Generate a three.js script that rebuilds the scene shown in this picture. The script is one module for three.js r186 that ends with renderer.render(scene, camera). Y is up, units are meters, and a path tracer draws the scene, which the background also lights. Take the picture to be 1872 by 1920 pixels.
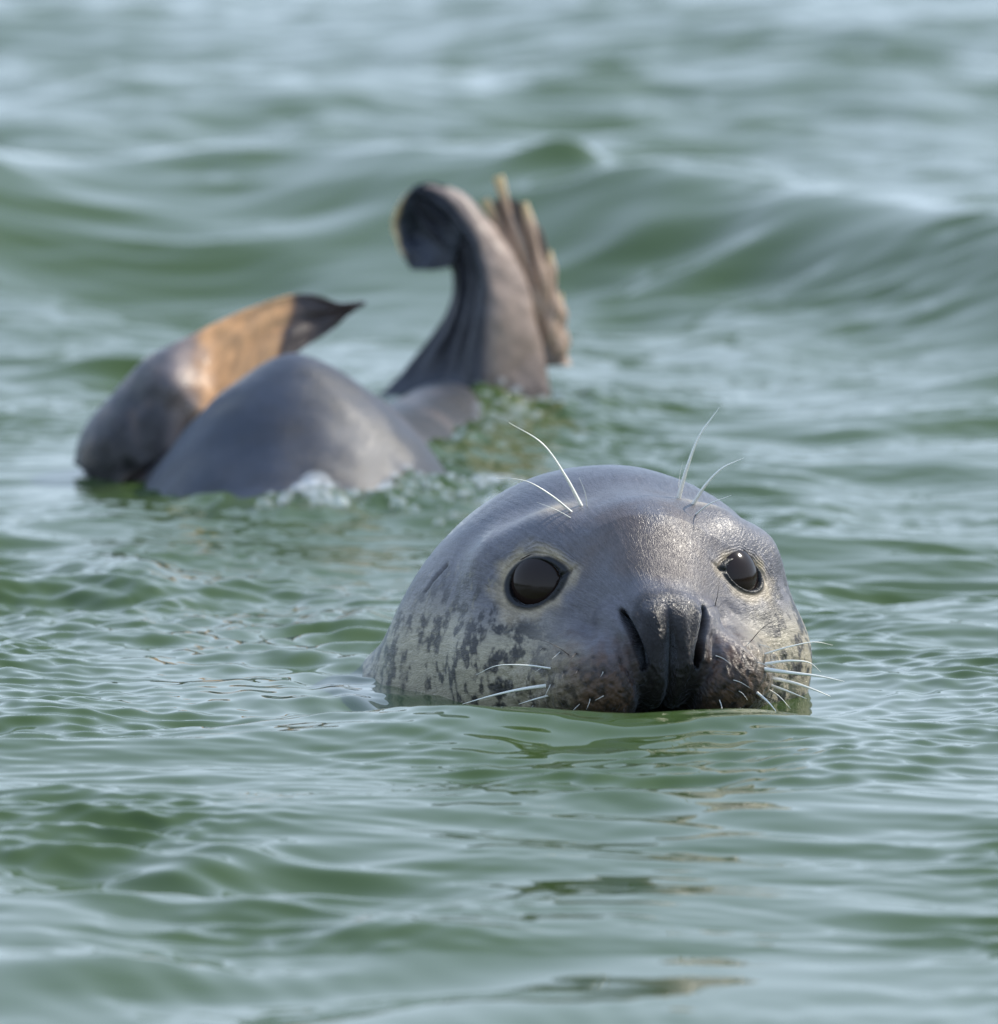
import * as THREE from 'three';
import { mergeGeometries } from 'three/addons/utils/BufferGeometryUtils.js';

// ------------------------------------------------------------------ camera, sky, sun, exposure
const scene = new THREE.Scene();
const camera = new THREE.PerspectiveCamera(7.9, 998 / 1024, 0.1, 2000);
const CAM_H = 0.66, PITCH = 5.4 * Math.PI / 180;
camera.position.set(0, CAM_H, 0);
camera.lookAt(0, CAM_H - Math.sin(PITCH), -Math.cos(PITCH));
camera.focus = 5.44; camera.userData.fStop = 10;

const SUN = new THREE.Vector3(0.64, 0.68, -0.32).normalize();
{ // hazy clear sky: pale at the horizon, bluer above, brighter round the sun
  const W = 512, H = 256, d = new Float32Array(W * H * 4), v = new THREE.Vector3();
  const mixc = (a, b, t) => a + (b - a) * t;
  for (let j = 0; j < H; j++) for (let i = 0; i < W; i++) {
    const el = ((j + 0.5) / H - 0.5) * Math.PI, az = ((i + 0.5) / W - 0.5) * 2 * Math.PI;
    v.set(Math.cos(el) * Math.cos(az), Math.sin(el), Math.cos(el) * Math.sin(az));
    const t = 1 - Math.exp(-Math.max(0, v.y) * 1.1), mu = v.dot(SUN);
    const glow = 0.22 * Math.pow(Math.max(0, mu), 6) + 0.5 * Math.pow(Math.max(0, mu), 40);
    const o = (j * W + i) * 4;
    d[o] = mixc(0.90, 0.20, t) + glow; d[o + 1] = mixc(1.09, 0.41, t) + glow * 0.96; d[o + 2] = mixc(1.31, 0.88, t) + glow * 0.88; d[o + 3] = 1;
  }
  const sky = new THREE.DataTexture(d, W, H, THREE.RGBAFormat, THREE.FloatType);
  sky.mapping = THREE.EquirectangularReflectionMapping; sky.magFilter = THREE.LinearFilter; sky.minFilter = THREE.LinearFilter;
  sky.wrapS = THREE.RepeatWrapping; sky.needsUpdate = true;
  scene.background = sky; scene.environment = sky;
}
const sun = new THREE.DirectionalLight(new THREE.Color(1.0, 0.93, 0.80), 4.2);
sun.position.copy(SUN).multiplyScalar(30).add(new THREE.Vector3(0, 0, -6));
sun.target.position.set(0, 0, -6); scene.add(sun, sun.target);
sun.castShadow = true; sun.shadow.mapSize.set(2048, 2048);
Object.assign(sun.shadow.camera, { left: -4, right: 4, top: 4, bottom: -4, near: 1, far: 80 });
const renderer = new THREE.WebGLRenderer();
renderer.toneMapping = THREE.LinearToneMapping; renderer.toneMappingExposure = 1.06; renderer.shadowMap.enabled = true;

// ------------------------------------------------------------------ small maths
let seed = 20240611;
const rnd = () => { seed = (seed * 1664525 + 1013904223) >>> 0; return seed / 4294967296; };
const gauss = () => Math.sqrt(-2 * Math.log(rnd() + 1e-9)) * Math.cos(6.2831853 * rnd());
const clamp = (x, a, b) => x < a ? a : x > b ? b : x;
const ss = (a, b, x) => { const t = clamp((x - a) / (b - a), 0, 1); return t * t * (3 - 2 * t); };
const mix = (a, b, t) => a + (b - a) * t;
const P256 = new Uint8Array(512); { const p = [...Array(256).keys()]; for (let i = 255; i > 0; i--) { const j = (rnd() * (i + 1)) | 0; [p[i], p[j]] = [p[j], p[i]]; } for (let i = 0; i < 512; i++) P256[i] = p[i & 255]; }
const GR = new Float32Array(256 * 3); for (let i = 0; i < 256; i++) { const z = rnd() * 2 - 1, a = rnd() * 6.283185, r = Math.sqrt(1 - z * z); GR[i * 3] = r * Math.cos(a); GR[i * 3 + 1] = r * Math.sin(a); GR[i * 3 + 2] = z; }
function noise(x, y, z = 0) { // gradient noise, about -1..1
  const X = Math.floor(x), Y = Math.floor(y), Z = Math.floor(z); x -= X; y -= Y; z -= Z;
  const u = x * x * x * (x * (x * 6 - 15) + 10), v = y * y * y * (y * (y * 6 - 15) + 10), w = z * z * z * (z * (z * 6 - 15) + 10);
  const g = (i, j, k) => { const h = P256[P256[P256[(X + i) & 255] + ((Y + j) & 255)] + ((Z + k) & 255)] * 3; return GR[h] * (x - i) + GR[h + 1] * (y - j) + GR[h + 2] * (z - k); };
  const a = mix(g(0, 0, 0), g(1, 0, 0), u), b = mix(g(0, 1, 0), g(1, 1, 0), u), c = mix(g(0, 0, 1), g(1, 0, 1), u), e = mix(g(0, 1, 1), g(1, 1, 1), u);
  return 1.6 * mix(mix(a, b, v), mix(c, e, v), w);
}
const fbm = (x, y, z, o = 4) => { let s = 0, a = 0.5; for (let i = 0; i < o; i++) { s += a * noise(x, y, z); x = x * 2.03 + 7.1; y = y * 2.03 + 3.7; z = z * 2.03 + 1.3; a *= 0.5; } return s; };
const tag = (o, label, category, group, kind) => { if (label) o.userData.label = label; if (category) o.userData.category = category; if (group) o.userData.group = group; if (kind) o.userData.kind = kind; return o; };
function meshOf(name, geometry, material, parent) { const m = new THREE.Mesh(geometry, material); m.name = name; m.castShadow = m.receiveShadow = true; parent.add(m); return m; }

// ------------------------------------------------------------------ where the animal lies (metres)
const HEAD = new THREE.Vector3(0.09, 0.080, -5.540);   // middle of the skull, between and behind the eyes
const HIND = new THREE.Vector3(-0.203, 0.0, -7.25);    // foot of the hump of the back
const TILT = -6.0 * Math.PI / 180;

// ------------------------------------------------------------------ the sea
const layers = [];
function layer(l0, l1, n, slope, heading, spread, Q, patch) {
  const ws = [];
  for (let i = 0; i < n; i++) {
    const l = l0 * Math.pow(l1 / l0, (i + rnd()) / n), k = 2 * Math.PI / l, a = heading + gauss() * spread;
    ws.push([k * Math.sin(a), k * Math.cos(a), rnd() * 6.2831853, slope / k * Math.sqrt(2 / n), Math.sin(a), Math.cos(a)]);
  }
  layers.push({ ws, Q, patch });
}
layer(1.3, 3.2, 7, 0.040, 0.15, 0.5, 0.6, null);
layer(0.45, 1.1, 16, 0.055, -0.1, 0.9, 0.8, [0.9, 0.25, 1.2, 0.3]);
layer(0.15, 0.40, 28, 0.085, 0.25, 0.75, 0.9, [2.0, 0.25, 1.3, 0.4]);
layer(0.055, 0.14, 36, 0.082, 0.12, 0.42, 0.7, [3.2, 0.3, 1.2, 0.65]);
layer(0.020, 0.045, 34, 0.095, 0.22, 0.40, 0.4, [4.0, 0.3, 1.2, 0.6]);
const SWELL = [[-0.05, -10.7, 1.1, 0.55, 0.165, 0.50, 0.9], [0.3, -15.5, 0.1, -0.3, 0.13, 0.9, 1.1], [0.62, -8.05, 0.3, -0.3, 0.030, 0.16, 0.3, 0.25], [-0.5, -20, 0.05, 0.4, 0.13, 1.1, 1.4]]; // x, z of the crest, its bend and slant, height, length before and behind
const WASH = [[-0.02, -7.86, 0.17, 0.26, 0.034, 0.026], [-0.085, -7.50, 0.10, 0.20, 0.026, 0.022], [-0.10, -7.16, 0.15, 0.10, 0.010, 0.026], [-0.26, -7.05, 0.24, 0.14, 0.008, 0.010]];
const hx0 = HEAD.x, hz0 = HEAD.z;
function sea(x, z, out) {
  const wx = x + 0.12 * noise(x * 1.3, z * 1.3, 5) + 0.018 * noise(x * 5, z * 5, 15), wz = z + 0.12 * noise(x * 1.3, z * 1.3, 9) + 0.018 * noise(x * 5, z * 5, 19);
  const dist = -z;
  const sx0 = x - hx0, sz0 = z - hz0, ex = x + 0.12, ez = z + 7.45, level = 1 - 0.93 * Math.max(Math.exp(-(sx0 * sx0 / 0.16 + sz0 * sz0 / 0.22)), Math.exp(-(ex * ex / 0.25 + ez * ez / 0.30)));   // round the seal the long waves run out
  let h = 0, dx = 0, dz = 0;
  for (let L = 0; L < layers.length; L++) {
    const { ws, Q, patch } = layers[L];
    if (L === 4 && dist > 11) break;
    let m = 1;
    if (patch) { m = Math.max(patch[3], patch[1] + patch[2] * (0.5 + 1.2 * noise(x * patch[0] + 11 * L, z * patch[0] * 0.7, L * 3.3))); m *= Math.min(m, 1.3); }
    if (L && dist > 9) m = Math.max(Math.min(m, mix(3, 1.2, ss(9, 13, dist))), 0.75 * ss(9, 11, dist)) * (L < 3 ? 1 + 0.3 * ss(9, 12, dist) : 1);
    if (L < 2) m *= level * (L ? 0.45 + 0.55 * ss(5.0, 7.5, dist) : 0.6 + 0.4 * ss(5.0, 7.5, dist)); else if (L === 2) m *= (0.25 + 0.75 * level) * (0.78 + 0.22 * ss(5.0, 6.5, dist));
    if (L === 4) m *= 1 - ss(8, 11, dist);
    for (let i = 0; i < ws.length; i++) {
      const w = ws[i], p = w[0] * wx + w[1] * wz + w[2], s = Math.sin(p), c = Math.cos(p), A = w[3] * m;
      h += A * c; dx -= Q * A * w[4] * s; dz -= Q * A * w[5] * s;
    }
  }
  // the swell rolling in behind: two long ridges, steeper on the side towards the seal
  for (const [x0, z0, bend, skew, H, f, b, from] of SWELL) { const q = z - (z0 + bend * (x - x0) * (x - x0) + skew * (x - x0) + 0.12 * noise(x * 1.1, z0, 12)); if (q > -4 && q < 4) { const u = q > 0 ? q / f : q / b; h += H * (from ? ss(from, from + 0.3, x) : 1) * (1 + 0.35 * noise(x * 0.9 + z0, 1.7, 3)) * Math.exp(-u * u); } }
  // calmer in the lee of the head and over the back, and a bow mound pushed up in front of the muzzle
  const ax = x - hx0, az = z - hz0;
  const near = Math.exp(-(ax * ax / 0.05 + az * az / 0.06));
  h *= 1 - 0.6 * near; dx *= 1 - 0.6 * near; dz *= 1 - 0.6 * near;
  const bx = ax + 0.05, bz = az - 0.30;
  h += 0.019 * Math.exp(-(bx * bx / 0.032 + bz * bz / 0.006)) - 0.004 * Math.exp(-(bx * bx / 0.02 + (az - 0.17) * (az - 0.17) / 0.002));
  const r = Math.hypot(ax * 0.95, az * 0.8) - 0.16;
  if (r > 0 && r < 1) h += 0.0011 * Math.sin(r * 190 + 2 * noise(x * 4, z * 4, 2)) * Math.exp(-r * 5) * ss(0, 0.05, r);
  // disturbed water over the submerged back, left of the head
  const tx = (x + 0.28) / 0.30, tz = (z + 6.15) / 0.52, tb = Math.exp(-tx * tx - tz * tz);
  if (tb > 0.01) h += tb * (0.022 * fbm(x * 7, z * 5.5, 1, 4) + 0.006 * Math.abs(noise(x * 22, z * 14, 3)));
  // wash heaped up at the root of the far flipper and along the hump
  for (const [cx, cz, wx0, wz0, H, a] of WASH) { const sx = (x - cx) / wx0, sz = (z - cz) / wz0, sb = Math.exp(-sx * sx - sz * sz); if (sb > 0.01) h += sb * (H + a * fbm(x * 13, z * 9, cz, 4) + 0.35 * a * (0.5 - Math.abs(noise(x * 30, z * 20, 4)))); }
  out[0] = x + dx; out[1] = h; out[2] = z + dz;
}
{
  const cols = []; // across: fine within view, wide steps outside
  const NC = 400; for (let i = 0; i <= NC; i++) { const s = i / NC * 2 - 1; cols.push(0.105 * s + 0.9 * Math.pow(s, 9) * Math.abs(s) ** 4); }
  const rows = [];
  let d = 0.6; while (d < 400) { rows.push(d); const st = d < 4.3 ? 0.02 : d < 6.2 ? 0.0036 : d < 8 ? 0.0055 : d < 30 ? d * 0.002 : d * 0.012; d += st; }
  const nc = cols.length, nr = rows.length, pos = new Float32Array(nc * nr * 3), idx = new Uint32Array((nc - 1) * (nr - 1) * 6), o = [0, 0, 0];
  let q = 0;
  for (let j = 0; j < nr; j++) for (let i = 0; i < nc; i++) { sea(cols[i] * (rows[j] + 0.6), -rows[j], o); pos[q++] = o[0]; pos[q++] = o[1]; pos[q++] = o[2]; }
  q = 0;
  for (let j = 0; j < nr - 1; j++) for (let i = 0; i < nc - 1; i++) { const a = j * nc + i, b = a + 1, c = a + nc, e = c + 1; idx[q++] = a; idx[q++] = b; idx[q++] = c; idx[q++] = b; idx[q++] = e; idx[q++] = c; }
  const g = new THREE.BufferGeometry(); g.setAttribute('position', new THREE.BufferAttribute(pos, 3)); g.setIndex(new THREE.BufferAttribute(idx, 1)); g.computeVertexNormals();
  console.log('sea', nc, nr, idx.length / 3);
  const m = new THREE.MeshPhysicalMaterial({ roughness: 0.03, ior: 1.333 }); m.color.setRGB(0.047, 0.079, 0.021);
  const w = meshOf('sea_water', g, m, scene); tag(w, 'rippled green sea water around the seal', 'water', null, 'structure');
}

// ------------------------------------------------------------------ the seal: head (millimetres, x to its left, y up, z forward)
const smin = (a, b, k) => { const h = Math.max(k - Math.abs(a - b), 0) / k; return Math.min(a, b) - h * h * k * 0.25; };
const ell = (x, y, z, a, b, c) => { const k0 = Math.sqrt(x * x / (a * a) + y * y / (b * b) + z * z / (c * c)), k1 = Math.sqrt(x * x / (a ** 4) + y * y / (b ** 4) + z * z / (c ** 4)); return k1 < 1e-9 ? -Math.min(a, b, c) : k0 * (k0 - 1) / k1; };
function cone(x, y, z, a, b) { // tapered capsule between [x,y,z,r] and [x,y,z,r]
  const bx = b[0] - a[0], by = b[1] - a[1], bz = b[2] - a[2], px = x - a[0], py = y - a[1], pz = z - a[2];
  const t = clamp((px * bx + py * by + pz * bz) / (bx * bx + by * by + bz * bz), 0, 1);
  return Math.hypot(px - bx * t, py - by * t, pz - bz * t) - mix(a[3], b[3], t);
}
function headField(x, y, z) {
  const X = Math.abs(x);
  let d = ell(x, y + 50, z + 60, 149, 143, 158);                                      // braincase and cheeks
  d = smin(d, cone(x, y, z, [0, 4, 66, 60], [0, -36, 122, 39]), 40);                  // bridge of the nose
  d = smin(d, ell(X - 44, y + 68, z - 117, 41, 35, 46), 12);                          // whisker pads
  d = smin(d, ell(X - 64, y + 62, z - 44, 66, 55, 50), 50);                           // cheek below the eye
  d = smin(d, ell(x, y + 128, z - 70, 62, 34, 66), 20);                               // lower jaw
  d = smin(d, cone(X, y, z, [66, 33, 50, 13], [94, 20, 30, 13]), 46);                 // brow
  d = smin(d, ell(x, y + 46, z - 132, 33, 44, 31), 12);                               // nose
  d = smin(d, cone(X, y, z, [35, -25, 127, 11], [33, -48, 132, 16]), 11);              // nostril wings
  d = smin(d, cone(x, y, z, [-40, -95, -100, 124], [-90, -210, -320, 150]), 50);      // neck
  return d;
}
const YAW = 12 * Math.PI / 180, ROLL = 2 * Math.PI / 180;
// the eyes
const EYES = [-1, 1].map((s) => {
  const dir = new THREE.Vector3(s * 0.58, 0.10, 0.80).normalize();
  const u = new THREE.Vector3().crossVectors(new THREE.Vector3(0, 1, 0), dir).normalize().multiplyScalar(s), v = new THREE.Vector3(0, 1, 0).addScaledVector(dir, -dir.y).normalize(); // u away from the nose
  let t = 0; const b = new THREE.Vector3(s < 0 ? -82 : 77, 6, 0); let p = b.clone();
  for (let i = 0; i < 60; i++) { p.copy(b).addScaledVector(new THREE.Vector3(0, 0, 1), t); const f = headField(p.x, p.y, p.z); if (Math.abs(f) < 0.02) break; t -= f; }
  return { s, dir, u, v, at: p.clone(), ball: p.clone().addScaledVector(dir, -24), r: 29 };
});
// opening of the lids: e < 1 inside; u runs outwards, v up
function lid(eye, x, y, z) {
  const px = x - eye.at.x, py = y - eye.at.y, pz = z - eye.at.z;
  let u = px * eye.u.x + py * eye.u.y + pz * eye.u.z, v = px * eye.v.x + py * eye.v.y + pz * eye.v.z; const w = px * eye.dir.x + py * eye.dir.y + pz * eye.dir.z;
  const c = Math.cos(0.22), sn = Math.sin(0.22), a = u * c - v * sn, b = u * sn + v * c; u = a; v = b;
  const L = eye.s < 0, ru = (u < 0 ? 21 : 19) * (L ? 1 : 0.9), taper = u < 0 ? Math.max(0.3, 1 - 0.22 * (u / -22) ** 2) : 1;               // drawn out to the inner corner
  const e = Math.hypot(u / ru, v / ((v > 0 ? (L ? 15 : 10) : (L ? 17 : 12)) * taper));
  return [e, u, v, w];
}
function segDist(x, y, pts) { // distance to a polyline, share of its length
  let best = 1e9, at = 0;
  for (let i = 0; i < pts.length - 1; i++) { const [ax, ay] = pts[i], [bx, by] = pts[i + 1], dx = bx - ax, dy = by - ay, t = clamp(((x - ax) * dx + (y - ay) * dy) / (dx * dx + dy * dy), 0, 1), d = Math.hypot(x - ax - dx * t, y - ay - dy * t); if (d < best) { best = d; at = (i + t) / (pts.length - 1); } }
  return [best, at];
}
const SLIT = [[31, -17], [29.5, -24], [26, -35], [22, -47], [19.5, -57], [20.5, -63]];
// lines of whisker pores on the pads: [X, Y] in front view of the pad
const PORES = []; for (let r = 0; r < 5; r++) for (let i = 0; i < 6; i++) if (rnd() < 0.8) PORES.push([36 + i * 9.6 + (r % 2) * 4 + gauss() * 1.7, -52 - r * 9 - i * (r - 1.5) * 0.8 + gauss() * 1.7, 0.5 + 0.9 * rnd()]);
function relief(x, y, z) { // inward is negative
  const X = Math.abs(x); let d = 0;
  for (const eye of EYES) {
    if (eye.s * x < 0) continue;
    const [e, u, v, w] = lid(eye, x, y, z);
    if (w < -28 || e > 4) continue;
    d += -8 * (1 - ss(0.84, 1.06, e)) + 1.6 * Math.exp(-(((e - 1.16) / 0.13) ** 2));
    d += -1.2 * Math.exp(-(((e - 1.42) / 0.09) ** 2)) * ss(-8, 4, v);
    const up = ss(-6, 6, v);
    if (e > 1.3) d += (0.55 * Math.sin(e * 26 + 5 * noise(u * 0.09, v * 0.09, 3)) * Math.exp(-(((e - 1.8) / 0.45) ** 2))) * (0.25 + 0.75 * up) * (0.5 + 0.5 * noise(u * 0.1, v * 0.1, 8));
    // crease running from the inner corner towards the nose
    const [q, at] = segDist(u, v, [[-22, -2], [-32, 1], [-42, 4]]); d -= 2.0 * Math.exp(-q * q / 3) * (1 - at);
  }
  if (z > 90) {
    const [q, at] = segDist(X, y, SLIT); const wd = mix(1.2, 2.3, Math.sin(at * 3.14));
    d -= 13 * Math.exp(-((q / wd) ** 2)) * ss(0, 0.12, at + 0.05) * ss(1.02, 0.8, at);
    d += 2.0 * Math.exp(-(((q - 6) / 4) ** 2)) * ss(0, 0.2, at) * ss(1, 0.7, at);
    const g = ss(-14, -60, y); d -= (1.0 + 6 * g) * Math.exp(-((x / (1.5 + 1.6 * g)) ** 2)) * ss(-8, -20, y);
    d -= 3.0 * g * Math.exp(-(((X - 17) / 7) ** 2)) * ss(-62, -80, y);
    for (const [a, b, s] of PORES) { const r2 = (X - a) ** 2 + (y - b) ** 2; if (r2 < 30) d -= 0.9 * s * Math.exp(-r2 / (2.4 * s)); }
  }
  if (z > 90) d += 2.4 * Math.exp(-(((X - 10) / 6) ** 2)) * ss(-12, -26, y) * ss(-86, -60, y);
  if (z > 80) { const nz = ss(44, 28, X) * ss(6, -14, y); d += nz * (0.28 * noise(x * 0.55, y * 0.55, z * 0.55) + 0.18 * noise(x * 1.1, y * 1.1, z * 1.1)); const [gq] = segDist(X, y, [[34, -40], [33, -56], [24, -72], [16, -92]]); d -= 3.2 * Math.exp(-gq * gq / 16); }
  // ear opening and the two old scratches beside it
  const [ee, ea] = segDist(y, z, [[20, -26], [10, -34], [2, -38]]); if (x < 0) d -= 2.6 * Math.exp(-ee * ee / 3.5) * (1 - 0.4 * ea); else d -= 2 * Math.exp(-ee * ee / 3.5);
  // folds of the cheek beside the muzzle
  const [f1] = segDist(X, y, [[50, -28], [62, -48], [84, -64], [98, -84]]); if (z > 40) d -= 1.8 * Math.exp(-f1 * f1 / 18);
  const [f2] = segDist(X, y, [[58, -16], [78, -38], [104, -60], [112, -90]]); if (z > 20) d -= 1.0 * Math.exp(-f2 * f2 / 14);
  // loose skin and fur lying back from the nose
  const rr = Math.hypot(x, y + 45), an = Math.atan2(y + 45, x), pads = ss(-36, -58, y) * ss(60, 95, z);
  d += 1.1 * fbm(x * 0.02, y * 0.02, z * 0.02, 3);
  d += (0.17 - 0.09 * ss(60, 30, X) * ss(-10, 20, y)) * noise(an * 50, rr * 0.07, z * 0.04) * ss(20, 60, rr) + 0.05 * noise(x * 0.5, y * 0.5, z * 0.5);
  d += pads * (0.8 * noise(x * 0.2, y * 0.15, z * 0.2) + 0.55 * noise(x * 0.5, y * 0.28, z * 0.5));
  return d;
}
const lin = (r, g, b) => { const f = (c) => { c /= 255; return c <= 0.04045 ? c / 12.92 : ((c + 0.055) / 1.055) ** 2.4; }; return [f(r), f(g), f(b)]; };
const CRANE = lin(102, 99, 104), PALE = lin(168, 157, 134), BLOTCH = lin(46, 44, 45), TAN = lin(174, 156, 128), BROWN = lin(92, 74, 60), NOSE = lin(36, 32, 33), PADC = lin(84, 60, 42), RIM = lin(14, 13, 14), BACKC = lin(80, 85, 96);
const blend = (c, o, t) => { c[0] = mix(c[0], o[0], t); c[1] = mix(c[1], o[1], t); c[2] = mix(c[2], o[2], t); };
function headColour(x, y, z, c) {
  const X = Math.abs(x);
  c[0] = CRANE[0]; c[1] = CRANE[1]; c[2] = CRANE[2];
  const n1 = fbm(x * 0.016, y * 0.016, z * 0.016, 4), n2 = fbm(x * 0.075 + 9, y * 0.06, z * 0.075, 4), n3 = fbm(x * 0.16, y * 0.11, z * 0.16 + 4, 3);
  blend(c, BACKC, 0.75 * ss(30, 75, y + 26 * n1));                                         // dark crown
  blend(c, PALE, 0.95 * ss(-5, -50, y - 0.25 * X + 22 + 26 * n1) * ss(46, 78, X));         // pale cheeks
  const side = ss(58, 104, X) * ss(46, -22, y + 14 * n1);
  blend(c, BLOTCH, 0.95 * side * ss(-0.12, 0.18, n2 + 0.55 * n3 + 0.10 * noise(x * 0.9, y * 0.35, z * 0.9)));                          // blotches
  blend(c, PALE, 0.35 * ss(0.15, 0.4, n3) * ss(50, 90, X) * ss(50, 0, y));
  blend(c, BROWN, 0.55 * ss(-0.1, 0.3, n1 + 0.2) * ss(75, 15, X + 25 * n2) * ss(-30, 10, y) * ss(90, 50, y)); // brown forehead
  for (const s of [-1, 1]) { const q = Math.hypot(x - s * 56, (y - 62) * 1.3, z - 44); blend(c, TAN, 0.85 * Math.exp(-q * q / 240)); }
  for (const eye of EYES) {
    if (eye.s * x < 0) continue;
    const [e, u, v, w] = lid(eye, x, y, z); if (w < -32) continue;
    const ring = ss(2.2, 1.25, e + 0.5 * noise(u * 0.07, v * 0.07, 2)); blend(c, TAN, ring * (v < 0 ? 0.68 : 0.78));
    blend(c, RIM, ss(1.40, 1.18, e - 0.12 * ss(-10, -16, u)));
    const [q, at] = segDist(u, v, [[-22, -2], [-32, 1], [-42, 4]]); blend(c, RIM, 0.7 * Math.exp(-q * q / 2) * (1 - at));
  }
  if (z > 70) {
    const nose = ss(34, 18, X + 12 * n2 + 8 * ss(-20, 0, y)) * ss(6, -26, y + 16 * n2) * ss(100, 125, z);
    blend(c, PADC, 0.9 * ss(-28, -66, y + 24 * n2 + 10 * n3) * ss(104, 58, X + 20 * n2) * ss(50, 90, z));
    blend(c, NOSE, 0.75 * ss(-36, -70, y + 16 * n2) * ss(100, 60, X) * ss(50, 90, z) * ss(-0.12, 0.22, n3 + 0.6 * n2));
    blend(c, NOSE, nose);
    for (const [a, b, s] of PORES) { const r2 = (X - a) ** 2 + (y - b) ** 2; if (r2 < 20) blend(c, RIM, 0.7 * Math.exp(-r2 / (3 * s))); }
    const [q] = segDist(X, y, SLIT); blend(c, RIM, Math.exp(-q * q / 7));
    blend(c, NOSE, ss(-60, -75, y) * ss(20, 8, X));
  }
  const [ee] = segDist(y, z, [[20, -26], [10, -34], [2, -38]]); blend(c, RIM, 0.8 * Math.exp(-ee * ee / 3));
  const rr = Math.hypot(x, y + 45), an = Math.atan2(y + 45, x);
  const f = 1.12 + 0.20 * noise(an * 46, rr * 0.09, z * 0.05) + 0.14 * noise(x * 0.7, y * 0.7, z * 0.7) + 0.16 * n3;
  c[0] *= f; c[1] *= f; c[2] *= f;
}
const HEADM = new THREE.Matrix4().makeTranslation(HEAD).multiply(new THREE.Matrix4().makeRotationX(TILT)).multiply(new THREE.Matrix4().makeRotationZ(ROLL)).multiply(new THREE.Matrix4().makeRotationY(YAW)).multiply(new THREE.Matrix4().makeScale(0.001, 0.001, 0.001));
function headGeometry(NU, NV) {
  const cx = 0, cy = -34, cz = 20, pos = new Float32Array(NU * NV * 3), col = new Float32Array(NU * NV * 3), uv = new Float32Array(NU * NV * 2), c = [0, 0, 0];
  for (let j = 0; j < NV; j++) {
    const b = j / (NV - 1), la = mix(-62, 89.9, b) * Math.PI / 180, cl = Math.cos(la), sl = Math.sin(la); let t = 60;
    for (let i = 0; i < NU; i++) {
      const s = i / (NU - 1) * 2 - 1, lo = Math.PI * (0.60 * s + 0.40 * s ** 7);
      const dx = Math.sin(lo) * cl, dz = Math.cos(lo) * cl, dy = sl;
      t = Math.max(40, t - 12);
      for (let k = 0; k < 40; k++) { const f = headField(cx + dx * t, cy + dy * t, cz + dz * t); if (Math.abs(f) < 0.05) break; t -= f * (f < 0 ? 1 : 0.9); }
      let x = cx + dx * t, y = cy + dy * t, z = cz + dz * t;
      headColour(x, y, z, c);
      const e = 1.5, gx = headField(x + e, y, z) - headField(x - e, y, z), gy = headField(x, y + e, z) - headField(x, y - e, z), gz = headField(x, y, z + e) - headField(x, y, z - e), gl = Math.hypot(gx, gy, gz), r = relief(x, y, z) / gl;
      const o = (j * NU + i) * 3; pos[o] = x + gx * r; pos[o + 1] = y + gy * r; pos[o + 2] = z + gz * r;
      col[o] = c[0]; col[o + 1] = c[1]; col[o + 2] = c[2];
      uv[(j * NU + i) * 2] = Math.atan2(x, y + 45) / (2 * Math.PI) * 4; uv[(j * NU + i) * 2 + 1] = (Math.hypot(x, y + 45) + 0.8 * (165 - z)) / 150;
    }
  }
  const idx = []; for (let j = 0; j < NV - 1; j++) for (let i = 0; i < NU - 1; i++) { const a = j * NU + i; idx.push(a, a + 1, a + NU, a + 1, a + NU + 1, a + NU); }
  const g = new THREE.BufferGeometry(); g.setAttribute('position', new THREE.BufferAttribute(pos, 3)); g.setAttribute('color', new THREE.BufferAttribute(col, 3)); g.setAttribute('uv', new THREE.BufferAttribute(uv, 2)); g.setIndex(idx);
  g.applyMatrix4(HEADM); g.computeVertexNormals(); return g;
}

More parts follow.
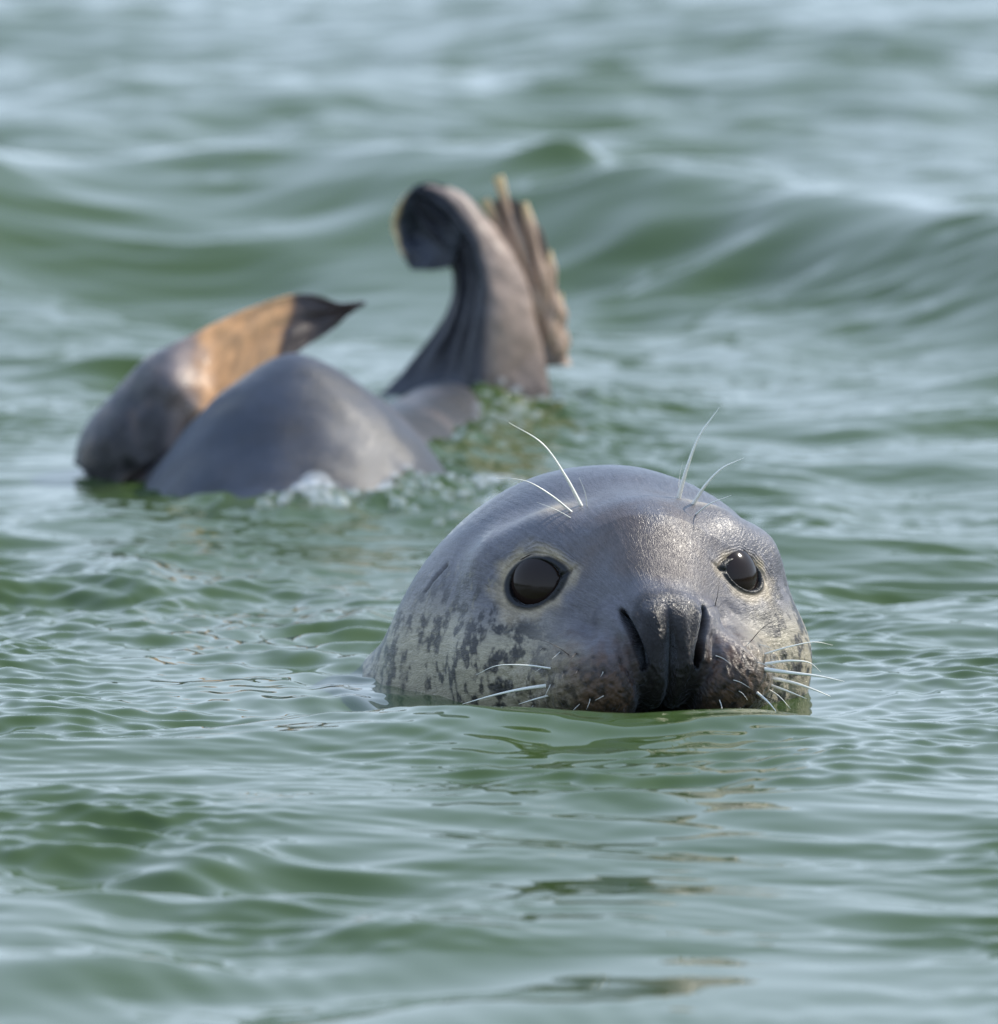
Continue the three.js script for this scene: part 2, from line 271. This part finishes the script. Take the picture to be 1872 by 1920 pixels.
// ------------------------------------------------------------------ the seal: trunk (metres) meshed from a field
function surfaceNets(field, colour, lo, hi, cell) {
  const n = [0, 1, 2].map((k) => Math.ceil((hi[k] - lo[k]) / cell) + 1), F = new Float32Array(n[0] * n[1] * n[2]), id = new Int32Array(F.length).fill(-1), pos = [], idx = [];
  const at = (i, j, k) => (k * n[1] + j) * n[0] + i;
  for (let k = 0; k < n[2]; k++) for (let j = 0; j < n[1]; j++) for (let i = 0; i < n[0]; i++) F[at(i, j, k)] = field(lo[0] + i * cell, lo[1] + j * cell, lo[2] + k * cell);
  for (let k = 0; k < n[2] - 1; k++) for (let j = 0; j < n[1] - 1; j++) for (let i = 0; i < n[0] - 1; i++) {
    let m = 0, x = 0, y = 0, z = 0, q = 0; const v = [];
    for (let c = 0; c < 8; c++) { v[c] = F[at(i + (c & 1), j + ((c >> 1) & 1), k + (c >> 2))]; if (v[c] < 0) m |= 1 << c; }
    if (m === 0 || m === 255) continue;
    for (let a = 0; a < 8; a++) for (let b = 1; b < 8; b <<= 1) { if (a & b) continue; const e = a | b; if ((v[a] < 0) === (v[e] < 0)) continue; const t = v[a] / (v[a] - v[e]); x += (a & 1) + (b === 1 ? t : 0); y += ((a >> 1) & 1) + (b === 2 ? t : 0); z += (a >> 2) + (b === 4 ? t : 0); q++; }
    id[at(i, j, k)] = pos.length / 3; pos.push(lo[0] + (i + x / q) * cell, lo[1] + (j + y / q) * cell, lo[2] + (k + z / q) * cell);
  }
  const quad = (a, b, c, d, flip) => { if (a < 0 || b < 0 || c < 0 || d < 0) return; if (flip) idx.push(a, c, b, a, d, c); else idx.push(a, b, c, a, c, d); };
  for (let k = 1; k < n[2] - 1; k++) for (let j = 1; j < n[1] - 1; j++) for (let i = 1; i < n[0] - 1; i++) {
    const f = F[at(i, j, k)] < 0;
    if (f !== F[at(i + 1, j, k)] < 0) quad(id[at(i, j - 1, k - 1)], id[at(i, j, k - 1)], id[at(i, j, k)], id[at(i, j - 1, k)], !f);
    if (f !== F[at(i, j + 1, k)] < 0) quad(id[at(i - 1, j, k - 1)], id[at(i - 1, j, k)], id[at(i, j, k)], id[at(i, j, k - 1)], !f);
    if (f !== F[at(i, j, k + 1)] < 0) quad(id[at(i - 1, j - 1, k)], id[at(i, j - 1, k)], id[at(i, j, k)], id[at(i - 1, j, k)], !f);
  }
  const col = new Float32Array(pos.length), c = [0, 0, 0];
  for (let i = 0; i < pos.length; i += 3) { colour(pos[i], pos[i + 1], pos[i + 2], c); col[i] = c[0]; col[i + 1] = c[1]; col[i + 2] = c[2]; }
  const g = new THREE.BufferGeometry(); g.setAttribute('position', new THREE.Float32BufferAttribute(pos, 3)); g.setAttribute('color', new THREE.BufferAttribute(col, 3)); g.setIndex(idx); g.computeVertexNormals(); return g;
}
// the hind end is described in millimetres about HIND: x right, y up, z towards the head
const hp = (x, y, z) => [HIND.x + x / 1000, HIND.y + y / 1000, HIND.z + z / 1000];
const hs = (x, y, z, r) => [...hp(x, y, z), r / 1000];
const TRUNK = [ // [from, to, blend]
  [[HEAD.x - 0.02, -0.06, HEAD.z - 0.13, 0.118], [HEAD.x - 0.10, -0.20, HEAD.z - 0.38, 0.17], 0.05],
  [[HEAD.x - 0.10, -0.20, HEAD.z - 0.38, 0.17], [-0.12, -0.30, HEAD.z - 0.75, 0.22], 0.10],
  [[-0.12, -0.30, HEAD.z - 0.75, 0.22], [-0.20, -0.26, HEAD.z - 1.25, 0.20], 0.10],
  [[-0.20, -0.26, HEAD.z - 1.25, 0.20], hs(-12, -150, 100, 120), 0.10],
  [hs(-12, -120, 100, 120), hs(-6, -120, 0, 130), 0.03],
  [hs(-30, -60, -60, 120), hs(-140, -75, -110, 60), 0.05],   // left thigh
  [hs(-140, -75, -110, 60), hs(-110, 30, -120, 34), 0.03],
  [[-0.135, -0.016, -7.38, 0.046], [-0.060, 0.002, -7.80, 0.058], 0.04], // between the hump and the far flipper
  [hs(20, -60, -60, 120), [-0.02, -0.05, -7.82, 0.062], 0.06],    // right thigh
];
function humpField(x, y, z) { // blunt cone of the lower back
  const X = (x - HIND.x) * 1000, Y = (y - HIND.y) * 1000, Z = (z - HIND.z) * 1000 + 20, q = clamp((Y + 30) / 161, 0, 1.2), w = 150 * Math.pow(Math.max(1e-4, 1 - Math.pow(q, 1.35)), 0.66);
  const r = Math.hypot((X - (X > 0 ? 0 : 2)) / (X > 0 ? 1.08 : 1), Z > 0 ? Z / 1.15 : Z / 0.6);
  return Math.max((r - w) * 0.6, Y - 131) / 1000;
}
const trunkField = (x, y, z) => { let d = humpField(x, y, z); for (const [a, b, k] of TRUNK) d = smin(d, cone(x, y, z, a, b), k); return d + 0.0015 * noise(x * 30, y * 30, z * 30) * ss(-6.9, -7.1, z); };
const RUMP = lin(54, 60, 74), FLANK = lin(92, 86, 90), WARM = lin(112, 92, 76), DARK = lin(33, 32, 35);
const trunkColour = (x, y, z, c) => {
  const X = (x - HIND.x) * 1000, Y = (y - HIND.y) * 1000, Z = (z - HIND.z) * 1000, n = fbm(x * 14, y * 14, z * 14, 4) + 0.25 * fbm(x * 60, y * 60, z * 60, 3);
  c[0] = RUMP[0]; c[1] = RUMP[1]; c[2] = RUMP[2]; blend(c, BLOTCH, clamp(0.2 + 1.2 * n, 0, 0.8));
  const thigh = Math.max(ss(-100, -130, X + 0.3 * Y), ss(20, 50, X - 0.3 * Y + (Y > 70 ? 60 : 0))) * ss(0, -40, Z);
  blend(c, FLANK, thigh); blend(c, DARK, thigh * (0.65 + 0.35 * ss(-0.1, 0.2, n)));  // dark skin, with the shade of the folds and gap painted in
  blend(c, WARM, 0.4 * thigh * ss(0.05, -0.25, n));
  const f = 1.0 + 0.25 * noise(x * 160, y * 90, z * 160); c[0] *= f; c[1] *= f; c[2] *= f;
};
// ------------------------------------------------------------------ the seal: hind flippers, lofted through rings of points
const K = 0.524; // rings are set out in units of 0.524 mm about (550, 915): x right, y down
const UNIT = 7.18e-5, place = (x, y, z, d) => new THREE.Vector3((x - 936) * UNIT * d, CAM_H - d * Math.tan(PITCH - (960 - y) * UNIT), z / 1000 - d); // x, y: angular units, d: metres away
let REACH = 7.30;
function loft(rings, per, along, paint, jitter = 0, fold = () => 0) {
  const R = rings.map((r) => new THREE.CatmullRomCurve3(r.map(([x, y, z]) => place(x, y, z, REACH)), true, 'centripetal').getPoints(per).slice(0, per));
  const pos = [], col = [], idx = [], c = [0, 0, 0]; const rows = along;
  const lines = []; for (let i = 0; i < per; i++) lines.push(new THREE.CatmullRomCurve3(R.map((r) => r[i]), false, 'centripetal'));
  for (let j = 0; j <= rows; j++) for (let i = 0; i < per; i++) {
    const p = lines[i].getPoint(j / rows), k = jitter * (noise(p.x * 45, p.y * 45, p.z * 45) + 0.6 * noise(p.x * 110, p.y * 110, p.z * 110)), fz = fold(j / rows, i / per, p) / 1000; p.x += k; p.y += k * 0.5; p.z += k + fz;
    pos.push(p.x, p.y, p.z); paint(j / rows, i / per, p, c); col.push(c[0], c[1], c[2]);
  }
  for (let j = 0; j < rows; j++) for (let i = 0; i < per; i++) { const a = j * per + i, b = j * per + (i + 1) % per; idx.push(a, b, a + per, b, b + per, a + per); }
  for (const j of [0, rows]) { const o = pos.length / 3, m = [0, 0, 0]; for (let i = 0; i < per; i++) for (let k = 0; k < 3; k++) m[k] += pos[(j * per + i) * 3 + k] / per; pos.push(...m); col.push(...col.slice(j * per * 3, j * per * 3 + 3)); for (let i = 0; i < per; i++) { const a = j * per + i, b = j * per + (i + 1) % per; if (j) idx.push(a, b, o); else idx.push(b, a, o); } }
  const g = new THREE.BufferGeometry(); g.setAttribute('position', new THREE.Float32BufferAttribute(pos, 3)); g.setAttribute('color', new THREE.Float32BufferAttribute(col, 3)); g.setIndex(idx); g.computeVertexNormals(); return g;
}
const SKIN = lin(158, 137, 124), OCHRE = lin(214, 158, 104), GOLD_LIGHT = lin(220, 192, 142), HOLLOW_SHADE = lin(50, 54, 64), TOE = lin(182, 152, 128);
const speck = (c, p, a = 0.3) => { const f = 1 + a * fbm(p.x * 60, p.y * 60, p.z * 60, 3); c[0] *= f; c[1] *= f; c[2] *= f; };
const flippers = [];
REACH = 7.84;
// right flipper: hollow left side with its blue shade painted in, ridge towards the head, furred outer side to the right
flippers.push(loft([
  [[660, 890, -25], [815, 880, 20], [890, 880, 38], [970, 880, 15], [1040, 880, -25], [900, 880, -60]],
  [[692, 772, -25], [800, 765, 16], [893, 765, 34], [970, 760, 15], [1036, 760, -25], [900, 760, -60]],
  [[758, 694, -25], [830, 690, -4], [900, 692, 34], [970, 690, 12], [1026, 688, -25], [905, 690, -55]],
  [[826, 605, -25], [862, 602, -2], [906, 600, 30], [968, 604, 14], [1008, 610, -25], [920, 600, -48]],
  [[850, 545, -18], [876, 538, -4], [909, 530, 24], [952, 530, 12], [992, 535, -22], [920, 530, -46]],
  [[842, 500, -12], [868, 485, -6], [899, 470, 20], [928, 462, 10], [954, 465, -20], [900, 470, -38]],
  [[815, 455, -8], [840, 435, -4], [872, 415, 16], [896, 408, 8], [914, 408, -18], [870, 415, -32]],
  [[785, 415, -4], [805, 390, -2], [832, 368, 12], [852, 360, 5], [868, 362, -14], [835, 365, -26]],
  [[772, 375, -4], [780, 360, -2], [795, 348, 6], [808, 344, 2], [818, 345, -8], [798, 350, -16]],
], 48, 60, (t, a, p, c) => {
  const left = ss(0.39, 0.33, a) ; c[0] = SKIN[0]; c[1] = SKIN[1]; c[2] = SKIN[2]; blend(c, FLANK, 0.75 * ss(0.35, 0.1, t) + 0.3 * ss(0.6, 0.9, t)); blend(c, HOLLOW_SHADE, left * 0.95); if (a > 0.75) blend(c, FLANK, 0.5); speck(c, p, 0.5);
}, 0.0012, (t, a, p) => a < 0.36 && a > 0.02 ? 6.5 * Math.sin(a * 62 + 2.5 * noise(p.x * 14, p.y * 14, 2) + t * 5) * ss(0.36, 0.28, a) * ss(0.02, 0.08, a) * ss(0.15, 0.3, t) : 0));
flippers.push(loft([ // its tip, curled over and hanging down
  [[772, 352, -6], [800, 341, 2], [842, 352, 0], [805, 350, -16]],
  [[747, 378, -8], [795, 366, 0], [862, 385, 4], [800, 380, -20]],
  [[737, 410, -10], [790, 402, -8], [868, 432, 6], [800, 412, -24]],
  [[740, 445, -8], [785, 440, -12], [858, 470, 4], [800, 448, -24]],
  [[754, 480, -4], [788, 472, -6], [842, 500, 0], [800, 482, -18]],
  [[772, 503, -2], [790, 505, 0], [812, 506, -2], [795, 503, -10]],
], 40, 34, (t, a, p, c) => { c[0] = HOLLOW_SHADE[0]; c[1] = HOLLOW_SHADE[1]; c[2] = HOLLOW_SHADE[2]; blend(c, GOLD_LIGHT, ss(0.10, 0.05, Math.min(a, 1 - a)) * ss(0.02, 0.1, t) * ss(0.9, 0.7, t)); blend(c, SKIN, ss(0.52, 0.6, a) * 0.6); speck(c, p, 0.6); }, 0.003, (t, a, p) => a > 0.1 && a < 0.5 ? -6 * Math.exp(-(((a - 0.25) / 0.09) ** 2)) * Math.sin(3.14 * t) + 3 * noise(p.x * 60, p.y * 60, 5) : 0));  // shade of the hollow and its backlit gold rim are both painted
// its spread toes behind
flippers.push(loft([
  [[985, 690, -40], [1020, 690, -26], [1062, 690, -40], [1022, 690, -52]],
  [[985, 600, -42], [1022, 600, -32], [1056, 600, -42], [1022, 600, -52]],
  [[962, 520, -46], [1002, 515, -38], [1040, 520, -46], [1000, 518, -54]],
  [[926, 440, -50], [970, 425, -46], [1020, 445, -50], [970, 435, -56]],
  [[914, 398, -52], [945, 372, -50], [994, 398, -52], [950, 385, -55]],
], 32, 30, (t, a, p, c) => { c[0] = BROWN[0]; c[1] = BROWN[1]; c[2] = BROWN[2]; blend(c, SKIN, 0.5 * ss(0.5, 0.2, t)); speck(c, p, 0.4); }, 0.001));
const toe = (pts, r0, r1, colour) => {
  const curve = new THREE.CatmullRomCurve3(pts.map(([x, y, z]) => place(x, y, z, REACH))), n = 22, g = new THREE.TubeGeometry(curve, n, 1, 9), q = g.attributes.position, col = [];
  for (let i = 0; i <= n; i++) { const c0 = curve.getPointAt(i / n), r = mix(r0, r1, i / n) * (1 + 0.28 * Math.cos(i / n * 17 + pts[0][0])) / 1000; for (let j = 0; j <= 9; j++) { const k = i * 10 + j; q.setXYZ(k, c0.x + (q.getX(k) - c0.x) * r, c0.y + (q.getY(k) - c0.y) * r, c0.z + (q.getZ(k) - c0.z) * r); const c = [...colour]; blend(c, GOLD_LIGHT, ss(0.8, 1, i / n)); col.push(...c); } }  // sunlit glint painted onto the toe ends
  g.setAttribute('color', new THREE.Float32BufferAttribute(col, 3)); g.deleteAttribute('uv'); g.computeVertexNormals(); flippers.push(g);
};
toe([[1020, 650, -38], [1000, 540, -40], [962, 430, -46], [934, 334, -50]], 9, 4.5, TOE);
toe([[1008, 620, -38], [975, 510, -42], [938, 430, -46], [910, 378, -50]], 8, 4, TOE);
toe([[1035, 650, -36], [1020, 540, -38], [1000, 450, -44], [984, 384, -50]], 9, 4.5, TOE);
toe([[1048, 670, -38], [1042, 590, -40], [1034, 520, -46], [1030, 474, -50]], 9, 4.5, TOE);
toe([[1056, 690, -40], [1056, 640, -42], [1054, 590, -46], [1050, 556, -50]], 8, 4, TOE);
REACH = 7.36;
// left flipper: a blade bent over to the right, its tan hollow side towards the head
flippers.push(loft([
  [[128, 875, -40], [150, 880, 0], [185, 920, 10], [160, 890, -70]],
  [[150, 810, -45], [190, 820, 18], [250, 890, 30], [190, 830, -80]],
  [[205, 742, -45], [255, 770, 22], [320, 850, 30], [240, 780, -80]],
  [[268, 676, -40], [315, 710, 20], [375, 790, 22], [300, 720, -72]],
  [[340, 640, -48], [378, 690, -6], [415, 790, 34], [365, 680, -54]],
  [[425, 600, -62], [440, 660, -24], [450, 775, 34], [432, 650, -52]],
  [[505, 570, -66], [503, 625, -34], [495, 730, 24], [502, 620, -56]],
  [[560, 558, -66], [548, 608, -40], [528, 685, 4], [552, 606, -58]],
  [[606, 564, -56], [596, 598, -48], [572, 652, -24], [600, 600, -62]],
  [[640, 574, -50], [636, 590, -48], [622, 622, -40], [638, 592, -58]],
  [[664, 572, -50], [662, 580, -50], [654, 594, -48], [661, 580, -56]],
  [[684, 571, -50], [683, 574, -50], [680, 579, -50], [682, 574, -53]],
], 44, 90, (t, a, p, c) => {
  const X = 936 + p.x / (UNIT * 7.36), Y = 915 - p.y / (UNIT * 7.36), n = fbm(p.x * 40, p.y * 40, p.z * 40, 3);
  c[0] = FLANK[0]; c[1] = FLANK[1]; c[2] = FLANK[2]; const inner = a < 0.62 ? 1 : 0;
  blend(c, SKIN, 0.8 * inner * ss(300, 350, X)); blend(c, OCHRE, inner * ss(345, 400, X + 40 * n)); blend(c, DARK, 0.95 * ss(545, 565, X + (Y - 560) * 0.28 + 16 * n));  // last blend paints the shade on the folded-over tip
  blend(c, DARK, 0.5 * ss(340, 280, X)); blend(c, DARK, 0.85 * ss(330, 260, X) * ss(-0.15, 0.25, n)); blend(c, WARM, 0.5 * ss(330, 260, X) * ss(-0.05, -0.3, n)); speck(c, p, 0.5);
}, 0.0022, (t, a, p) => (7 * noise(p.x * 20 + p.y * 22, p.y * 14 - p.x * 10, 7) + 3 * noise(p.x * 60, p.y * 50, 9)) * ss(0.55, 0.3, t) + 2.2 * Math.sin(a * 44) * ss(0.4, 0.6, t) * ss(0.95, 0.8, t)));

const seal = new THREE.Group(); seal.name = 'grey_seal'; scene.add(seal);
tag(seal, 'grey seal swimming with its head, lower back and hind flippers above green water', 'seal');
const fur = new THREE.MeshPhysicalMaterial({ vertexColors: true, roughness: 1.0, ior: 1.45, sheen: 0.65, sheenRoughness: 0.4, sheenColor: new THREE.Color(0.75, 0.85, 1.0) });
const flatUv = (g, low = 0) => { const p = g.attributes.position, uv = new Float32Array(p.count * 2); for (let i = 0; i < p.count; i++) { uv[i * 2] = (p.getX(i) + 0.4 * p.getZ(i)) * 6.5; uv[i * 2 + 1] = low ? p.getY(i) * 6.5 + 0.3 : (p.getY(i) - 0.5 * p.getZ(i)) * 6.5; } g.setAttribute('uv', new THREE.BufferAttribute(uv, 2)); return g; };
{ // short lying hairs: a tile about 66 mm wide
  const N = 1024, hgt = new Float32Array(N * N).fill(0.25), tone = new Float32Array(N * N).fill(0.82);
  for (let k = 0; k < 15000; k++) {
    const x0 = rnd() * N, y0 = rnd() * N, a = gauss() * 0.22, len = 30 + rnd() * 60, top = 0.35 + 0.65 * rnd(), tn = 0.74 + 0.42 * rnd(), w = 1.2 + rnd() * 1.2, bend = gauss() * 0.004;
    for (let t = 0; t < len; t += 0.8) { const aa = a + bend * t, cx = x0 + Math.sin(aa) * t, cy = y0 + Math.cos(aa) * t, hh = top * Math.sin(Math.min(1, t / len + 0.15) * 2.6), r = Math.ceil(w); for (let d = -r; d <= r; d++) { const X = ((Math.floor(cx) + d) % N + N) % N, Y = (Math.floor(cy) % N + N) % N, v = hh * (1 - (d / (w + 0.6)) ** 2), o = Y * N + X; if (v > hgt[o]) { hgt[o] = v; tone[o] = tn; } } }
  }
  const B = new Uint8Array(N * N * 4), C = new Uint8Array(N * N * 4);
  for (let i = 0; i < N * N; i++) { const b = clamp(hgt[i], 0, 1) * 255, t = clamp(tone[i], 0, 1) * 255; B.set([b, b, b, 255], i * 4); C.set([t, t, t, 255], i * 4); }
  const tex = (d, n = N) => { const t = new THREE.DataTexture(d, n, n, THREE.RGBAFormat); t.wrapS = t.wrapT = THREE.RepeatWrapping; t.magFilter = THREE.LinearFilter; t.minFilter = THREE.LinearMipmapLinearFilter; t.generateMipmaps = true; t.needsUpdate = true; return t; };
  const RW = 256, RH = 256, Rg = new Uint8Array(RW * RH * 4); // wet muzzle, drier coat behind; along v from the nose backwards
  for (let j = 0; j < RH; j++) for (let i = 0; i < RW; i++) { const u = i / RW * 6.2831853, v = j / RH, q = fbm(Math.cos(u) * 2.2, Math.sin(u) * 2.2, v * 16, 4); let r = clamp(mix(0.24, 0.38, ss(0.03, 0.16, v + 0.05 * q)) + 0.10 * q, 0.2, 0.6) * 255 * 1; if (v > 0.9) r = 0.52 * 255; Rg.set([r, r, r, 255], (j * RW + i) * 4); }
  const rough = tex(Rg, RW); rough.wrapT = THREE.ClampToEdgeWrapping; rough.repeat.set(0.25, 0.25); fur.roughnessMap = rough;
  fur.bumpMap = tex(B); fur.bumpScale = 0.0003; fur.map = tex(C);
}
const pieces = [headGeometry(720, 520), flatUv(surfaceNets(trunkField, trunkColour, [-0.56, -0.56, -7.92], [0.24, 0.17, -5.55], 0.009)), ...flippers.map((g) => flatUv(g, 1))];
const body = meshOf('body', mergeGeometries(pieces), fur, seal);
console.log('body', body.geometry.index.count / 3);

// eyes
const eyeMat = new THREE.MeshPhysicalMaterial({ roughness: 0.12, ior: 1.34 }); eyeMat.color.setRGB(0.020, 0.012, 0.009);
for (const eye of EYES) {
  const g = new THREE.SphereGeometry(eye.r, 48, 32); g.translate(eye.ball.x, eye.ball.y, eye.ball.z); g.applyMatrix4(HEADM); meshOf('eye', g, eyeMat, seal);
}
// whiskers: points are set out on the head in millimetres
const whiskerMat = new THREE.MeshPhysicalMaterial({ roughness: 0.35, ior: 1.5, transmission: 0.0 }); whiskerMat.color.setRGB(0.88, 0.85, 0.76);
const darkWhiskerMat = new THREE.MeshPhysicalMaterial({ roughness: 0.4 }); darkWhiskerMat.color.setRGB(0.05, 0.04, 0.035);
const inView = new THREE.Matrix4().makeRotationZ(ROLL).multiply(new THREE.Matrix4().makeRotationY(YAW)), outOfView = inView.clone().invert();
const mm = (px, py, z) => new THREE.Vector3((px - 1160) * 0.4, (1100 - py) * 0.4, z).applyMatrix4(outOfView); // set out square to the sight line of the face
function whisker(pts, r, m = whiskerMat) {
  const root = new THREE.Vector3(...pts[0]);
  const n = 28, curve = new THREE.CatmullRomCurve3(pts.map((p) => new THREE.Vector3(...p))), g = new THREE.TubeGeometry(curve, n, 1, 6), q = g.attributes.position;
  for (let i = 0; i <= n; i++) { const c = curve.getPointAt(i / n), k = r * (1 - 0.88 * i / n); for (let j = 0; j <= 6; j++) { const a = i * 7 + j; q.setXYZ(a, c.x + (q.getX(a) - c.x) * k, c.y + (q.getY(a) - c.y) * k, c.z + (q.getZ(a) - c.z) * k); } }
  g.applyMatrix4(HEADM); g.computeVertexNormals(); meshOf('whisker', g, m, seal);
}
function onSkin(px, py) { let t = 190; const p = new THREE.Vector3(); for (let i = 0; i < 80; i++) { p.copy(mm(px, py, t)); const f = headField(p.x, p.y, p.z); if (f < 0.1) break; t -= f * 0.8; } return t - 2; }
const hair = (list, r, lift = [0, 10, 14], m) => { const z0 = onSkin(...list[0]); whisker(list.map(([x, y], i) => mm(x, y, z0 + (lift[i] ?? lift[lift.length - 1])).toArray()), r, m); };
hair([[1088, 950], [1058, 895], [1015, 835], [953, 796]], 1.5); hair([[1098, 952], [1094, 925], [1083, 898]], 0.5); hair([[1070, 962], [1030, 930], [985, 905], [930, 899]], 1.0); hair([[1070, 974], [1040, 958], [1004, 944]], 0.5);
hair([[1270, 935], [1285, 880], [1308, 820], [1346, 766]], 1.9); hair([[1296, 947], [1320, 910], [1350, 880], [1390, 861]], 1.7); hair([[1299, 967], [1325, 947], [1365, 931]], 0.8); hair([[1272, 930], [1272, 900], [1278, 868]], 0.4);
hair([[1424, 1224], [1470, 1210], [1515, 1202], [1550, 1208]], 0.8, [0, 6, 0, -10]); hair([[1424, 1242], [1470, 1236], [1505, 1240], [1525, 1256]], 1.3, [0, 8, 4, 0]);
hair([[1422, 1252], [1470, 1258], [1520, 1264], [1568, 1274]], 1.8, [0, 8, 8, 4]); hair([[1440, 1270], [1480, 1278], [1515, 1290], [1545, 1302]], 1.6, [0, 8, 8, 4]);
hair([[1436, 1282], [1465, 1292], [1500, 1306]], 1.2); hair([[1406, 1293], [1428, 1312], [1448, 1336]], 1.3); hair([[1432, 1290], [1450, 1302], [1470, 1324]], 0.7);
hair([[1375, 1322], [1386, 1342], [1391, 1364]], 1.2); hair([[1338, 1306], [1342, 1322], [1342, 1338]], 0.5); hair([[1392, 1326], [1400, 1340], [1412, 1352]], 0.5);
hair([[1398, 1200], [1420, 1175], [1455, 1155]], 0.4, [0, 8, 10], darkWhiskerMat); hair([[1332, 1136], [1336, 1115], [1340, 1090]], 0.4, [0, 8, 10], darkWhiskerMat);
hair([[1030, 1250], [985, 1244], [930, 1245], [892, 1262]], 0.9, [0, 6, 4, 0]); hair([[1020, 1282], [975, 1288], [920, 1300], [868, 1315]], 1.5, [0, 8, 10, 10]); hair([[1026, 1300], [1000, 1306], [970, 1315]], 1.0);
hair([[1064, 1226], [1045, 1212], [1020, 1200], [992, 1195]], 0.4, [0, 8, 10, 10], darkWhiskerMat);

for (const s of [-1, 1]) for (const [a, b, w] of PORES) {
  if (rnd() < 0.35) continue;
  let z = 200; for (let i = 0; i < 60; i++) { const f = headField(s * a, b, z); if (f < 0.1) break; z -= f * 0.8; }
  const L = 7 + 9 * rnd(), ox = s * (0.35 + 0.5 * rnd()), oy = -0.25 - 0.5 * rnd(); if (z < 60) continue;
  whisker([[s * a, b, z - 2], [s * a + ox * L * 0.5, b + oy * L * 0.35, z + L * 0.5], [s * a + ox * L * 1.1, b + oy * L, z + L * 0.85]], 0.38, rnd() < 0.6 ? whiskerMat : darkWhiskerMat);
}

// ------------------------------------------------------------------ foam thrown up round the hump and the flipper
{
  const list = [], o = [0, 0, 0];
  const bubble = (x, z, r, up = 0.25) => { sea(x, z, o); const g = new THREE.SphereGeometry(r, 14, 10); g.scale(1, 0.85, 1); g.translate(o[0], o[1] + r * up, o[2]); list.push(g); };
  const base = HIND;
  const spot = (px, dz) => [base.x + (px - 550) * K / 1000, base.z + dz];
  { const [x, z] = spot(604, 0.178); bubble(x, z, 0.017, 0.15); }
  for (let i = 0; i < 9; i++) { const [x, z] = spot(600 + gauss() * 32, 0.185 + gauss() * 0.02); bubble(x, z, 0.006 + 0.006 * rnd(), 0.35); }
  for (let i = 0; i < 12; i++) { const [x, z] = spot(700 + rnd() * 260, 0.12 + gauss() * 0.05); bubble(x, z, 0.004 + 0.005 * rnd(), 0.4); }
  for (let i = 0; i < 46; i++) { const [x, z] = spot(625 + gauss() * 65, 0.175 + gauss() * 0.025); bubble(x, z, 0.002 + 0.006 * rnd() ** 2, 0.5); }
  for (let i = 0; i < 120; i++) { const [x, z] = spot(690 + rnd() * 290, 0.10 + gauss() * 0.06); bubble(x, z, 0.0015 + 0.005 * rnd() ** 2, 0.4); }
  for (let i = 0; i < 70; i++) { const [x, z] = spot(760 + rnd() * 270, -0.50 + gauss() * 0.06); bubble(x, z, 0.002 + 0.006 * rnd() ** 2, 0.5); }
  const m = new THREE.MeshPhysicalMaterial({ color: 0xffffff, roughness: 0.02, ior: 1.33, transmission: 0.85, thickness: 0 });
  const f = meshOf('foam_bubbles', mergeGeometries(list), m, scene); tag(f, 'glistening foam bubbles around the hump and flippers', 'foam', null, 'stuff');
}
renderer.render(scene, camera);
